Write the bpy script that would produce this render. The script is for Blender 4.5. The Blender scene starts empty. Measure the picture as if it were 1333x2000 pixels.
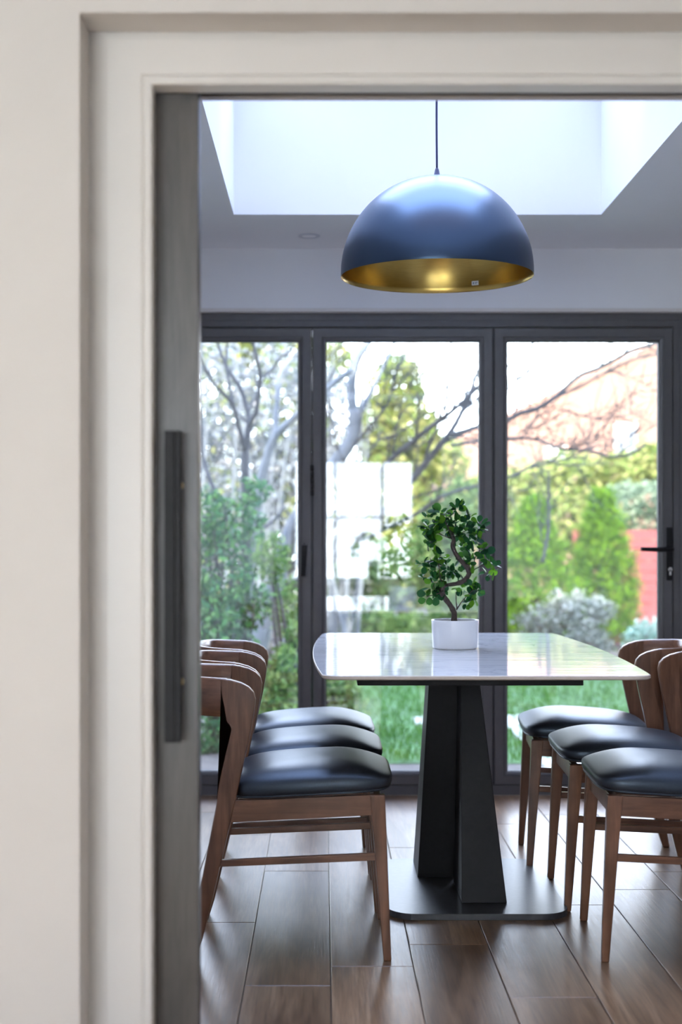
import bpy, bmesh, math, random
import numpy as np
from mathutils import Vector, Matrix
random.seed(7)
rng = np.random.default_rng(7)
C = bpy.context.scene.collection
R = math.radians

# ------------------------------------------------------------------ camera
cd = bpy.data.cameras.new('camera')
cam = bpy.data.objects.new('camera', cd); C.objects.link(cam)
EYE = 1.13
cam.location = (0, 0, EYE); cam.rotation_euler = (R(90), 0, 0)
cd.lens = 50; cd.sensor_width = 36; cd.sensor_fit = 'AUTO'
cd.shift_x = 34.5/2000; cd.shift_y = 46/2000
cd.clip_start = 0.05; cd.clip_end = 200
cd.dof.use_dof = True; cd.dof.focus_distance = 4.25; cd.dof.aperture_fstop = 2.2
bpy.context.scene.camera = cam
F = 2777.8
def P(px, py, d):
    """real position of something d metres away that the photograph shows at px, py"""
    return Vector(((px-632)/F*d, d, EYE-(py-1046)/F*d))

# ------------------------------------------------------------------ world, sun, exposure
sc = bpy.context.scene
sc.view_settings.view_transform = 'Standard'; sc.view_settings.look = 'None'
sc.view_settings.gamma = 1; sc.view_settings.use_curve_mapping = False
sc.view_settings.exposure = 0.14
w = bpy.data.worlds.new('sky'); sc.world = w; w.use_nodes = True
nt = w.node_tree; nt.nodes.clear()
out = nt.nodes.new('ShaderNodeOutputWorld'); bg = nt.nodes.new('ShaderNodeBackground')
tc = nt.nodes.new('ShaderNodeTexCoord'); sx = nt.nodes.new('ShaderNodeSeparateXYZ'); rp = nt.nodes.new('ShaderNodeValToRGB')
rp.color_ramp.elements[0].position = 0.0; rp.color_ramp.elements[0].color = (.88, .93, 1.0, 1)
rp.color_ramp.elements[1].position = 0.75; rp.color_ramp.elements[1].color = (.53, .635, 1.0, 1)
nt.links.new(tc.outputs['Generated'], sx.inputs[0]); nt.links.new(sx.outputs[2], rp.inputs[0])
nt.links.new(rp.outputs[0], bg.inputs[0]); nt.links.new(bg.outputs[0], out.inputs[0])
bg.inputs[1].default_value = 13.5
sc.cycles.max_bounces = 10; sc.cycles.transparent_max_bounces = 24; sc.cycles.diffuse_bounces = 5
sc.cycles.sample_clamp_indirect = 6.0
sc.cycles.caustics_reflective = False; sc.cycles.caustics_refractive = False

sd = bpy.data.lights.new('sun', 'SUN'); sd.energy = 25; sd.angle = R(.6); sd.color = (1.0, .93, .82)
sun = bpy.data.objects.new('sun', sd); C.objects.link(sun)
sun.rotation_euler = Vector((-.10, -1, .51)).to_track_quat('Z', 'Y').to_euler(); sun.location = (-2, -10, 9)

def area(name, loc, rot, sx_, sy_, power, col, portal=False):
    l = bpy.data.lights.new(name, 'AREA'); l.shape = 'RECTANGLE'; l.size = sx_; l.size_y = sy_; l.energy = power; l.color = col
    o = bpy.data.objects.new(name, l); C.objects.link(o); o.location = loc; o.rotation_euler = rot
    if portal: l.cycles.is_portal = True
    return o
area('portal_skylight', (.364, 4.35, 2.98), (0, 0, 0), 1.40, 2.26, 1, (1, 1, 1), True)
area('portal_garden_doors', (.34, 6.28, 1.05), (R(-90), 0, 0), 2.36, 1.95, 1, (1, 1, 1), True)

# ------------------------------------------------------------------ materials
def mat(name, col=(.5, .5, .5), rough=.5, metal=0, spec=.5, coat=0, coat_rough=.1, **kw):
    m = bpy.data.materials.new(name); m.use_nodes = True
    b = m.node_tree.nodes['Principled BSDF']
    b.inputs['Base Color'].default_value = (*col, 1); b.inputs['Roughness'].default_value = rough
    b.inputs['Metallic'].default_value = metal; b.inputs['Specular IOR Level'].default_value = spec
    b.inputs['Coat Weight'].default_value = coat; b.inputs['Coat Roughness'].default_value = coat_rough
    if 'ior' in kw: b.inputs['IOR'].default_value = kw['ior']
    m['b'] = 1
    return m
def N(m, t, **props):
    n = m.node_tree.nodes.new(t)
    for k, v in props.items(): setattr(n, k, v)
    return n
def L(m, a, b): m.node_tree.links.new(a, b)
def B(m): return m.node_tree.nodes['Principled BSDF']
def texcoord(m, scale, space='Object', rand=False):
    t = N(m, 'ShaderNodeTexCoord'); mp = N(m, 'ShaderNodeMapping'); mp.inputs['Scale'].default_value = scale
    if rand:
        oi = N(m, 'ShaderNodeObjectInfo'); ml = N(m, 'ShaderNodeMath', operation='MULTIPLY'); ml.inputs[1].default_value = 37
        L(m, oi.outputs['Random'], ml.inputs[0])
        ad = N(m, 'ShaderNodeVectorMath', operation='ADD'); L(m, t.outputs[space], ad.inputs[0]); L(m, ml.outputs[0], ad.inputs[1])
        L(m, ad.outputs[0], mp.inputs[0])
    else: L(m, t.outputs[space], mp.inputs[0])
    return mp.outputs[0]
def noise(m, vec, scale, detail=4, rough=.5, dist=0):
    n = N(m, 'ShaderNodeTexNoise'); n.inputs['Scale'].default_value = scale; n.inputs['Detail'].default_value = detail
    n.inputs['Roughness'].default_value = rough; n.inputs['Distortion'].default_value = dist
    if vec is not None: L(m, vec, n.inputs['Vector'])
    return n.outputs['Fac']
def ramp(m, fac, stops):
    r = N(m, 'ShaderNodeValToRGB'); e = r.color_ramp.elements
    while len(e) < len(stops): e.new(.5)
    for i, (p, c) in enumerate(stops): e[i].position = p; e[i].color = (*c, 1)
    L(m, fac, r.inputs[0]); return r.outputs[0]
def bump(m, fac, strength, dist=.002):
    b = N(m, 'ShaderNodeBump'); b.inputs['Strength'].default_value = strength; b.inputs['Distance'].default_value = dist
    L(m, fac, b.inputs['Height']); L(m, b.outputs[0], B(m).inputs['Normal'])
def mottled(name, c1, c2, scale=6, rough=.5, bs=0, sc3=(1, 1, 1), space='Object', rand=False, **kw):
    m = mat(name, c1, rough, **kw); v = texcoord(m, sc3, space, rand); f = noise(m, v, scale, 5, .6)
    L(m, ramp(m, f, [(.3, c1), (.7, c2)]), B(m).inputs['Base Color'])
    if bs: bump(m, f, bs)
    return m

M = {}
M['paint'] = mottled('cream_wall_paint', (.65, .61, .57), (.68, .64, .60), 3, .65)
M['gloss_paint'] = mottled('cream_woodwork_paint', (.72, .685, .645), (.74, .705, .665), 4, .4)
M['plaster'] = mottled('white_plaster', (.84, .845, .85), (.86, .865, .87), 3, .7)
M['ceiling'] = mottled('white_ceiling_paint', (.86, .86, .86), (.88, .88, .88), 3, .75)
M['anthracite'] = mottled('anthracite_frame', (.098, .096, .100), (.112, .110, .113), 40, .42, .05)
M['gasket'] = mat('black_gasket', (.01, .01, .011), .6)
M['black'] = mottled('black_powder_coat', (.007, .007, .008), (.011, .011, .012), 60, .5, .08, spec=.22)
M['black_edge'] = mat('worn_edge', (.10, .10, .105), .4)
M['chrome'] = mat('steel', (.7, .7, .7), .2, 1)
M['brass'] = mat('brass', (.75, .55, .28), .3, 1)
M['gold'] = mottled('brushed_gold', (.42, .29, .085), (.50, .35, .11), 30, .27, 0, (1, 1, 12), metal=1)
M['lamp_black'] = mottled('satin_black_lacquer', (.010, .015, .030), (.012, .018, .036), 25, .34, .02, ior=1.9)
B(M['lamp_black']).inputs['Specular Tint'].default_value = (.45, .68, 1, 1)  # blue base and specular tint imitate skylight reflected in black lacquer
M['white_label'] = mat('paper_label', (.75, .75, .75), .5)
M['grey_print'] = mat('grey_print', (.2, .25, .3), .5)
M['cord'] = mat('dark_blue_cord', (.03, .035, .10), .6)
M['pot'] = mottled('white_glazed_ceramic', (.78, .79, .81), (.82, .83, .84), 5, .25)
M['lens'] = mat('frosted_lens', (.95, .95, .95), .3)
M['soil'] = mottled('dark_soil', (.03, .022, .015), (.06, .045, .03), 60, .9, .8)
M['bonsai_bark'] = mottled('dark_bark', (.035, .024, .02), (.09, .065, .055), 90, .8, .8)
M['white_frame'] = mat('white_window_paint', (.62, .64, .68), .4)
M['vase'] = mat('grey_vase', (.12, .12, .14), .4)

# floor boards
def floor_mat():
    m = mat('oak_laminate', (.2, .14, .1), .3); v = texcoord(m, (9, .9, 9), 'Object', True)
    f1 = noise(m, v, 2.2, 8, .62, .8)
    v2 = texcoord(m, (90, 3.2, 90), 'Object', True); f2 = noise(m, v2, 2.0, 4, .6)
    v3 = texcoord(m, (5, .55, 5), 'Object', True)
    wv = N(m, 'ShaderNodeTexWave', wave_type='RINGS'); wv.inputs['Scale'].default_value = 1.3; wv.inputs['Distortion'].default_value = 5
    wv.inputs['Detail'].default_value = 2; wv.inputs['Detail Scale'].default_value = .7; L(m, v3, wv.inputs['Vector'])
    c1 = ramp(m, f1, [(.25, (.125, .066, .033)), (.5, (.25, .148, .082)), (.75, (.38, .245, .145))])
    mx = N(m, 'ShaderNodeMix', data_type='RGBA', blend_type='MULTIPLY'); mx.inputs[0].default_value = .75
    L(m, c1, mx.inputs[6]); L(m, ramp(m, f2, [(.35, (.55, .52, .5)), (.6, (1, 1, 1))]), mx.inputs[7])
    mx2 = N(m, 'ShaderNodeMix', data_type='RGBA', blend_type='MULTIPLY'); mx2.inputs[0].default_value = .5
    L(m, mx.outputs[2], mx2.inputs[6]); L(m, ramp(m, wv.outputs['Fac'], [(.2, (.5, .46, .42)), (.6, (1, 1, 1))]), mx2.inputs[7])
    oi = N(m, 'ShaderNodeObjectInfo'); hv = N(m, 'ShaderNodeHueSaturation'); mr = N(m, 'ShaderNodeMapRange')
    mr.inputs['To Min'].default_value = .82; mr.inputs['To Max'].default_value = 1.2
    L(m, oi.outputs['Random'], mr.inputs[0]); L(m, mr.outputs[0], hv.inputs['Value']); L(m, mx2.outputs[2], hv.inputs['Color'])
    L(m, hv.outputs[0], B(m).inputs['Base Color'])
    rr = N(m, 'ShaderNodeMapRange'); rr.inputs['To Min'].default_value = .24; rr.inputs['To Max'].default_value = .40
    L(m, f2, rr.inputs[0]); L(m, rr.outputs[0], B(m).inputs['Roughness'])
    ad = N(m, 'ShaderNodeMath', operation='ADD'); L(m, f2, ad.inputs[0]); L(m, wv.outputs['Fac'], ad.inputs[1])
    bump(m, ad.outputs[0], .35, .0009)
    return m
M['oak'] = floor_mat()
def wood(name, a, b, rough=.3, sc3=(2, 30, 30)):
    m = mat(name, a, rough, coat=.35, coat_rough=.2); v = texcoord(m, sc3, 'Object', False); f = noise(m, v, 1.6, 6, .6, .4)
    v2 = texcoord(m, (1, 1, 1)); g = noise(m, v2, 9, 4, .6)
    mx = N(m, 'ShaderNodeMix', data_type='RGBA', blend_type='MULTIPLY'); mx.inputs[0].default_value = .6
    L(m, ramp(m, f, [(.3, a), (.7, b)]), mx.inputs[6]); L(m, ramp(m, g, [(.35, (.6, .55, .5)), (.6, (1, 1, 1))]), mx.inputs[7])
    L(m, mx.outputs[2], B(m).inputs['Base Color']); bump(m, f, .12, .0008)
    return m
M['walnut_v'] = wood('walnut_upright_grain', (.105, .042, .019), (.26, .118, .060), .32, (30, 30, 2.5))
M['walnut_h'] = wood('walnut_long_grain', (.105, .042, .019), (.26, .118, .060), .32, (2.5, 30, 30))
M['leather'] = mottled('black_leather', (.016, .018, .024), (.022, .025, .032), 160, .40, .10, ior=1.65)
B(M['leather']).inputs['Specular Tint'].default_value = (.62, .8, 1, 1)  # blue specular tint puts a sky sheen on the black leather
M['black_wood'] = None
def black_wood():
    m = mat('black_stained_wood', (.05, .047, .044), .42, coat=.3, coat_rough=.28); v = texcoord(m, (40, 40, 2.5)); f = noise(m, v, 2, 6, .65, 1.2)
    v2 = texcoord(m, (5, 5, 1.6)); g = noise(m, v2, 1.5, 4, .6, 2.5)
    mx = N(m, 'ShaderNodeMix', data_type='RGBA'); mx.inputs[0].default_value = .5; L(m, f, mx.inputs[6]); L(m, g, mx.inputs[7])
    L(m, ramp(m, mx.outputs[2], [(.3, (.038, .033, .029)), (.7, (.095, .082, .072))]), B(m).inputs['Base Color']); bump(m, f, .25, .001)
    return m
M['black_wood'] = black_wood()
def marble():
    m = mat('white_marble_ceramic', (.8, .8, .8), .045, ior=1.6); v = texcoord(m, (1, 2.2, 1)); f = noise(m, v, 2.2, 7, .62, 1.6)
    L(m, ramp(m, f, [(.0, (.74, .745, .76)), (.47, (.74, .745, .76)), (.50, (.60, .61, .64)), (.53, (.745, .75, .765)), (1, (.75, .755, .77))]), B(m).inputs['Base Color'])
    v2 = texcoord(m, (.35, 1.6, 1)); g = noise(m, v2, 9, 2, .4); bump(m, g, .10, .004)
    return m
M['marble'] = marble()
M['bare_edge'] = mottled('unglazed_edge', (.55, .47, .40), (.62, .54, .47), 40, .5)

def glass(name, refl=.11, tint=(.96, .985, .98)):
    m = bpy.data.materials.new(name); m.use_nodes = True; n = m.node_tree; n.nodes.clear()
    o = n.nodes.new('ShaderNodeOutputMaterial'); mx = n.nodes.new('ShaderNodeMixShader')
    t = n.nodes.new('ShaderNodeBsdfTransparent'); g = n.nodes.new('ShaderNodeBsdfGlossy'); lw = n.nodes.new('ShaderNodeFresnel')
    ad = n.nodes.new('ShaderNodeMath'); ad.operation = 'ADD'; ad.use_clamp = True
    t.inputs[0].default_value = (*tint, 1); g.inputs['Roughness'].default_value = 0; g.inputs[0].default_value = (1, 1, 1, 1)
    lw.inputs[0].default_value = 1.25; ad.inputs[1].default_value = refl
    n.links.new(lw.outputs[0], ad.inputs[0]); n.links.new(ad.outputs[0], mx.inputs[0])
    n.links.new(t.outputs[0], mx.inputs[1]); n.links.new(g.outputs[0], mx.inputs[2]); n.links.new(mx.outputs[0], o.inputs[0])
    return m
M['glass'] = glass('coated_double_glazing', .105)
M['clear_glass'] = glass('clear_glass', .02)

DIM = {'laurel_leaf': .36, 'young_leaf': .40, 'conifer_spray': .68, 'silver_leaf': .36, 'yellow_green_leaf': .75, 'mid_green_leaf': .5, 'grey_twig': .48, 'grass_blade': .27}
def thin(name, stops, trans=.45, rough=.5, spec=.12):
    k_ = DIM.get(name, 1); stops = [(p_, tuple(c_*k_ for c_ in q_)) for p_, q_ in stops]
    """leaf-like surface: diffuse and translucent, each leaf its own tone"""
    m = mat(name, stops[0][1], rough, spec=spec); n = m.node_tree; o = n.nodes['Material Output']
    ge = N(m, 'ShaderNodeNewGeometry'); c = ramp(m, ge.outputs['Random Per Island'], stops)
    L(m, c, B(m).inputs['Base Color'])
    tr = N(m, 'ShaderNodeBsdfTranslucent'); L(m, c, tr.inputs[0])
    mx = N(m, 'ShaderNodeMixShader'); mx.inputs[0].default_value = trans
    L(m, B(m).outputs[0], mx.inputs[1]); L(m, tr.outputs[0], mx.inputs[2]); L(m, mx.outputs[0], o.inputs[0])
    return m
def thin_obj(name, stops, trans=.45, rough=.4):
    m = thin(name, stops, trans, rough); oi = N(m, 'ShaderNodeObjectInfo')
    for nd in m.node_tree.nodes:
        if nd.type == 'VALTORGB': L(m, oi.outputs['Random'], nd.inputs[0])
    return m
M['bonsai_leaf'] = thin_obj('glossy_round_leaf', [(0, (.010, .045, .02)), (.6, (.022, .10, .025)), (1, (.14, .34, .02))], .45, .3)
M['laurel'] = thin('laurel_leaf', [(0, (.03, .13, .06)), (.5, (.08, .30, .11)), (.85, (.22, .52, .13)), (1, (.38, .62, .3))], .35, .35)
M['laurel_light'] = thin('young_leaf', [(0, (.09, .2, .07)), (.5, (.2, .4, .1)), (1, (.45, .65, .2))], .4, .4)
M['conifer'] = thin('conifer_spray', [(0, (.008, .03, .005)), (.4, (.05, .15, .01)), (1, (.20, .36, .012))], .3, .6)
M['silver'] = thin('silver_leaf', [(0, (.22, .27, .20)), (.5, (.45, .50, .40)), (1, (.82, .84, .72))], .3, .5)
M['lime'] = thin('yellow_green_leaf', [(0, (.10, .16, .03)), (.5, (.22, .27, .07)), (1, (.40, .38, .14))], .4, .6)
M['green'] = thin('mid_green_leaf', [(0, (.04, .10, .03)), (.5, (.10, .18, .06)), (1, (.2, .3, .1))], .4, .6)
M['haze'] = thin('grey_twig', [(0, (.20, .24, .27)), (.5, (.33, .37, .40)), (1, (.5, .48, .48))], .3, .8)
M['grass_blade'] = thin('grass_blade', [(0, (.06, .24, .03)), (.5, (.14, .42, .05)), (1, (.30, .62, .10))], .35, .6)
M['bark'] = mottled('grey_bark', (.012, .014, .016), (.026, .029, .032), 14, .85, .5)
M['pale_bark'] = mottled('pale_lichened_bark', (.06, .07, .08), (.115, .125, .135), 9, .85, .5)  # lighter grey than the twig bark, mottled at random
M['lawn'] = mottled('lawn', (.014, .055, .010), (.034, .11, .018), 5, .9, .5)
M['earth'] = mottled('bare_earth', (.03, .025, .02), (.06, .05, .04), 7, .9, .5)
M['paving'] = mottled('pale_paving_stone', (.26, .27, .23), (.34, .34, .30), 8, .8, .3)
M['red_stain'] = mottled('red_stained_board', (.10, .014, .013), (.15, .018, .018), 5, .7, .2, (.6, 1, 8), rand=True)
M['near_floor'] = mottled('pale_carpet', (.38, .31, .25), (.43, .36, .30), 80, .95, .4)  # unseen floor, made pale to bounce sun up onto the wall
M['brick'] = None
def brick():
    m = mat('red_brick', (.3, .15, .1), .85); v = texcoord(m, (1, 1, 1))
    sp = N(m, 'ShaderNodeSeparateXYZ'); L(m, v, sp.inputs[0]); ad = N(m, 'ShaderNodeMath', operation='ADD'); L(m, sp.outputs[0], ad.inputs[0]); L(m, sp.outputs[1], ad.inputs[1])
    cb = N(m, 'ShaderNodeCombineXYZ'); L(m, ad.outputs[0], cb.inputs[0]); L(m, sp.outputs[2], cb.inputs[1])
    bt = N(m, 'ShaderNodeTexBrick'); L(m, cb.outputs[0], bt.inputs['Vector']); bt.inputs['Scale'].default_value = 4.4
    bt.inputs['Color1'].default_value = (.165, .082, .052, 1); bt.inputs['Color2'].default_value = (.20, .105, .068, 1); bt.inputs['Mortar'].default_value = (.19, .13, .10, 1)
    L(m, bt.outputs[0], B(m).inputs['Base Color']); return m
M['brick'] = brick()
M['render_wall'] = mottled('pale_render', (.36, .34, .30), (.42, .39, .34), 2, .8)
M['roof_tile'] = mottled('terracotta_roof', (.24, .13, .085), (.32, .18, .12), 3, .8, .3)
M['house_pane'] = mat('bright_curtained_pane', (.12, .13, .15), .3)
M['dark_pane'] = mat('dark_window_pane', (.05, .06, .08), .08)
def glow_sheer():
    m = bpy.data.materials.new('sheer_curtain'); m.use_nodes = True; n = m.node_tree; n.nodes.clear()
    o = n.nodes.new('ShaderNodeOutputMaterial'); mx = n.nodes.new('ShaderNodeMixShader'); mx.inputs[0].default_value = .82
    d = n.nodes.new('ShaderNodeBsdfDiffuse'); t = n.nodes.new('ShaderNodeBsdfTranslucent')
    d.inputs[0].default_value = (.9, .9, .9, 1); t.inputs[0].default_value = (.95, .96, .98, 1)
    n.links.new(d.outputs[0], mx.inputs[1]); n.links.new(t.outputs[0], mx.inputs[2]); n.links.new(mx.outputs[0], o.inputs[0]); return m
M['curtain'] = glow_sheer()
def fill_glow():  # emission of the added near-room fill lamps
    m = bpy.data.materials.new('lamp_glow'); m.use_nodes = True; n = m.node_tree; n.nodes.clear()
    o = n.nodes.new('ShaderNodeOutputMaterial'); e = n.nodes.new('ShaderNodeEmission'); e.inputs[0].default_value = (1, .84, .68, 1); e.inputs[1].default_value = 9.5
    n.links.new(e.outputs[0], o.inputs[0]); return m
M['lamp_glow'] = fill_glow()

# ------------------------------------------------------------------ mesh helpers
def link(name, me, m, parent=None, smooth=False):
    if m is not None:
        for mm in (m if isinstance(m, (list, tuple)) else [m]): me.materials.append(mm)
    if smooth: me.shade_smooth()
    o = bpy.data.objects.new(name, me); C.objects.link(o)
    if parent is not None: o.parent = parent
    return o
def obj(name, bm, m, parent=None, smooth=False, bevel=0, seg=2):
    bmesh.ops.recalc_face_normals(bm, faces=bm.faces)
    me = bpy.data.meshes.new(name); bm.to_mesh(me); bm.free()
    o = link(name, me, m, parent, smooth)
    if bevel:
        b = o.modifiers.new('bevel', 'BEVEL'); b.width = bevel; b.segments = seg; b.limit_method = 'ANGLE'; b.angle_limit = R(35)
        me.shade_smooth()
        for_s = o.modifiers.new('wn', 'WEIGHTED_NORMAL'); for_s.keep_sharp = True
    return o
def bx(bm, x0, x1, y0, y1, z0, z1, mi=0):
    v = [bm.verts.new(p) for p in ((x0,y0,z0),(x1,y0,z0),(x1,y1,z0),(x0,y1,z0),(x0,y0,z1),(x1,y0,z1),(x1,y1,z1),(x0,y1,z1))]
    for f in ((0,1,2,3),(4,5,6,7),(0,1,5,4),(1,2,6,5),(2,3,7,6),(3,0,4,7)):
        fc = bm.faces.new([v[i] for i in f]); fc.material_index = mi
    return v
def boxes(*bs):
    bm = bmesh.new()
    for b in bs: bx(bm, *b)
    return bm
def hexa(bm, lo, hi):
    """solid between two quads (4 points each)"""
    v = [bm.verts.new(p) for p in list(lo)+list(hi)]
    for f in ((0,1,2,3),(4,5,6,7),(0,1,5,4),(1,2,6,5),(2,3,7,6),(3,0,4,7)): bm.faces.new([v[i] for i in f])
def lathe(bm, prof, n=48, cx=0, cy=0, close=False):
    rings = []
    for r, z in prof:
        if r < 1e-6: rings.append([bm.verts.new((cx, cy, z))])
        else: rings.append([bm.verts.new((cx+r*math.cos(2*math.pi*i/n), cy+r*math.sin(2*math.pi*i/n), z)) for i in range(n)])
    for a, b in zip(rings, rings[1:]):
        for i in range(n):
            j = (i+1) % n
            if len(a) == 1 and len(b) == 1: continue
            if len(a) == 1: bm.faces.new((a[0], b[i], b[j]))
            elif len(b) == 1: bm.faces.new((a[i], a[j], b[0]))
            else: bm.faces.new((a[i], a[j], b[j], b[i]))
def tube(bm, pts, rad, n=8, caps=True):
    pts = [Vector(p) for p in pts]; rings = []
    if not isinstance(rad, (list, tuple)): rad = [rad]*len(pts)
    ref = Vector((.13, .97, .2)).normalized()
    for i, p in enumerate(pts):
        d = (pts[min(i+1, len(pts)-1)]-pts[max(i-1, 0)]).normalized()
        a = d.cross(ref)
        if a.length < .05: a = d.cross(Vector((1, 0, 0)))
        a.normalize(); b = d.cross(a)
        rings.append([bm.verts.new(p+(a*math.cos(2*math.pi*k/n)+b*math.sin(2*math.pi*k/n))*rad[i]) for k in range(n)])
    for r0, r1 in zip(rings, rings[1:]):
        for k in range(n): bm.faces.new((r0[k], r0[(k+1) % n], r1[(k+1) % n], r1[k]))
    if caps: bm.faces.new(rings[0][::-1]); bm.faces.new(rings[-1])
def smoothpath(pts, rads, sub=4):
    """Catmull-Rom through the points"""
    out_p, out_r = [], []
    n = len(pts)
    for i in range(n-1):
        p0, p1, p2, p3 = pts[max(i-1, 0)], pts[i], pts[i+1], pts[min(i+2, n-1)]
        for k in range(sub):
            t = k/sub
            out_p.append(.5*((2*p1)+(p2-p0)*t+(2*p0-5*p1+4*p2-p3)*t*t+(3*p1-p0-3*p2+p3)*t**3))
            out_r.append(rads[i]*(1-t)+rads[i+1]*t)
    out_p.append(pts[-1]); out_r.append(rads[-1]); return out_p, out_r
def prism(bm, poly, y0, y1):
    """polygon in x,z extruded along y"""
    a = [bm.verts.new((x, y0, z)) for x, z in poly]; b = [bm.verts.new((x, y1, z)) for x, z in poly]
    bm.faces.new(a); bm.faces.new(b[::-1]); n = len(poly)
    for i in range(n): bm.faces.new((a[i], a[(i+1) % n], b[(i+1) % n], b[i]))
def ring_frame(bm, x0, x1, z0, z1, prof):
    """mitred rectangular frame; prof = list of (inset from the outer edge, y), closed loop"""
    def cs(d): return [(x0+d, z0+d), (x1-d, z0+d), (x1-d, z1-d), (x0+d, z1-d)]
    vs = [[bm.verts.new((x, y, z)) for x, z in cs(d)] for d, y in prof]
    m = len(prof)
    for i in range(m):
        a, b = vs[i], vs[(i+1) % m]
        for k in range(4): bm.faces.new((a[k], a[(k+1) % 4], b[(k+1) % 4], b[k]))
def door_casing(bm, xl, xr, zt, prof):
    """three-sided mitred casing; prof = closed loop of (outward offset, y)"""
    vs = [[bm.verts.new(p) for p in ((xl-d, y, 0), (xl-d, y, zt+d), (xr+d, y, zt+d), (xr+d, y, 0))] for d, y in prof]
    m = len(prof)
    for i in range(m):
        a, b = vs[i], vs[(i+1) % m]
        for k in range(3): bm.faces.new((a[k], a[k+1], b[k+1], b[k]))
    bm.faces.new([v[0] for v in vs]); bm.faces.new([v[3] for v in vs][::-1])
def tag(o, label=None, cat=None, group=None, kind=None):
    if label: o['label'] = label
    if cat: o['category'] = cat
    if group: o['group'] = group
    if kind: o['kind'] = kind
    return o
def empty(name, loc=(0, 0, 0), rz=0, parent=None):
    o = bpy.data.objects.new(name, None); C.objects.link(o); o.location = loc; o.rotation_euler = (0, 0, rz); o.empty_display_size = .1
    if parent is not None: o.parent = parent
    return o
def struct(name, bm, m, label=None, bevel=0, parent=None):
    o = obj(name, bm, m, parent, bevel=bevel)
    if parent is None: o['kind'] = 'structure'
    if label: o['label'] = label
    return o

# ================================================================== STRUCTURE
XW0, XW1 = -1.7, 2.8            # dining room
YP0, YP1 = 2.60, 2.95           # partition between the two rooms
YG = 6.15                       # garden wall, inner face
HC = 2.37                       # ceiling height
# partition wall: near plaster skin, far skin, leaving the pocket for the sliding door
struct('wall_partition', boxes(
    (-3.0, -.446, 2.60, 2.70, 0, 2.45), (.93, 3.0, 2.60, 2.70, 0, 2.45), (-.446, .93, 2.60, 2.70, 2.086, 2.45),
    (-3.0, -.52, 2.70, 2.75, 0, 2.45), (1.0, 3.0, 2.70, 2.75, 0, 2.45), (-.52, 1.0, 2.70, 2.75, 2.15, 2.45),
    (-3.0, -.33, 2.87, YP1, 0, 2.45), (.86, 3.0, 2.87, YP1, 0, 2.45), (-.33, .86, 2.926, YP1, 2.032, 2.45),
    (1.0, 3.0, 2.75, 2.87, 0, 2.45), (-3.0, 1.0, 2.75, 2.87, 2.12, 2.45)), M['paint'],
    'smooth cream plaster wall around the doorway in the foreground')
bm = bmesh.new()
door_casing(bm, -.325, .81, 1.986, [(0, 2.75), (0, 2.699), (.004, 2.696), (.014, 2.696), (.0165, 2.700), (.0185, 2.7015), (.0205, 2.6985), (.085, 2.6985),
    (.095, 2.7005), (.108, 2.704), (.118, 2.707), (.125, 2.708), (.125, 2.75)])
struct('trim_1', bm, M['gloss_paint'], 'cream moulded door casing recessed in the foreground wall')
bm = boxes((-.33, .86, 2.815, 2.924, 2.036, 2.115))
struct('trim_2', bm, M['black'], 'dark overhead sliding track along the top of the doorway')

# sliding pocket door
sl = empty('sliding_door', (-.62, 2.785, .012)); tag(sl, 'black stained wooden sliding door half out of its pocket at the left', 'door')
obj('door_leaf', boxes((-.378, .378, -.024, .024, 0, 2.02)), M['black_wood'], sl, bevel=.002)
hd = obj('handle', boxes((.316, .336, -.070, -.045, .722, 1.318), (.3355, .3475, -.066, -.045, .722, 1.318)), M['black'], sl, bevel=.0015)
hd['label'] = 'long black vertical bar handle'
for hz in (.835, 1.215):
    bm = bmesh.new(); tube(bm, [(.342, -.048, hz), (.342, -.023, hz)], .0075, 16)
    o = obj('handle_stud', bm, M['brass'], hd, True); o['label'] = 'small brass handle fixing'
    bm = bmesh.new(); 

# dining room shell
struct('wall_left', boxes((XW0-.1, XW0, YP1, YG+.3, 0, 3.0)), M['plaster'])
struct('wall_right', boxes((XW1, XW1+.1, YP1, YG+.3, 0, 3.0)), M['plaster'])
struct('wall_garden', boxes((XW0, -.90, YG, YG+.30, 0, HC), (1.583, XW1, YG, YG+.30, 0, HC), (-.90, 1.583, YG, YG+.30, 2.110, HC)), M['plaster'],
       'white plaster wall above the folding glass doors')
struct('trim_3', boxes((-.92, 1.60, YG-.004, YG+.002, 2.098, 2.112), (-.90, 1.583, YG, YG+.045, 2.0975, 2.1098)), M['gloss_paint'], 'thin white bead above the folding doors')
SX0, SX1, SY0, SY1, SH = -.346, 1.074, 3.20, 5.494, 3.00
struct('ceiling', boxes((XW0, SX0, YP1, YG, HC, HC+.12), (SX1, XW1, YP1, YG, HC, HC+.12), (SX0, SX1, SY1, YG, HC, HC+.12), (SX0, SX1, YP1, SY0, HC, HC+.12)),
       M['ceiling'], 'flat white ceiling around the big skylight')
sk = empty('window_1'); sk['kind'] = 'structure'; sk['label'] = 'large rectangular skylight over the dining table'
obj('light_shaft', boxes((SX0-.04, SX0, SY0-.04, SY1+.04, HC+.12, SH), (SX1, SX1+.04, SY0-.04, SY1+.04, HC+.12, SH), (SX0, SX1, SY1, SY1+.04, HC+.12, SH), (SX0, SX1, SY0-.04, SY0, HC+.12, SH)), M['ceiling'], sk)
bm = bmesh.new()
for f in ((SX0-.02, SX1+.02, SY0-.02, SY0+.03), (SX0-.02, SX1+.02, SY1-.03, SY1+.02), (SX0-.02, SX0+.03, SY0+.03, SY1-.03), (SX1-.03, SX1+.02, SY0+.03, SY1-.03), (SX0+.03, SX1-.03, 4.47, 4.53)):
    bx(bm, *f, SH+.001, SH+.05)
obj('window_frame', bm, M['white_frame'], sk)
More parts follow.
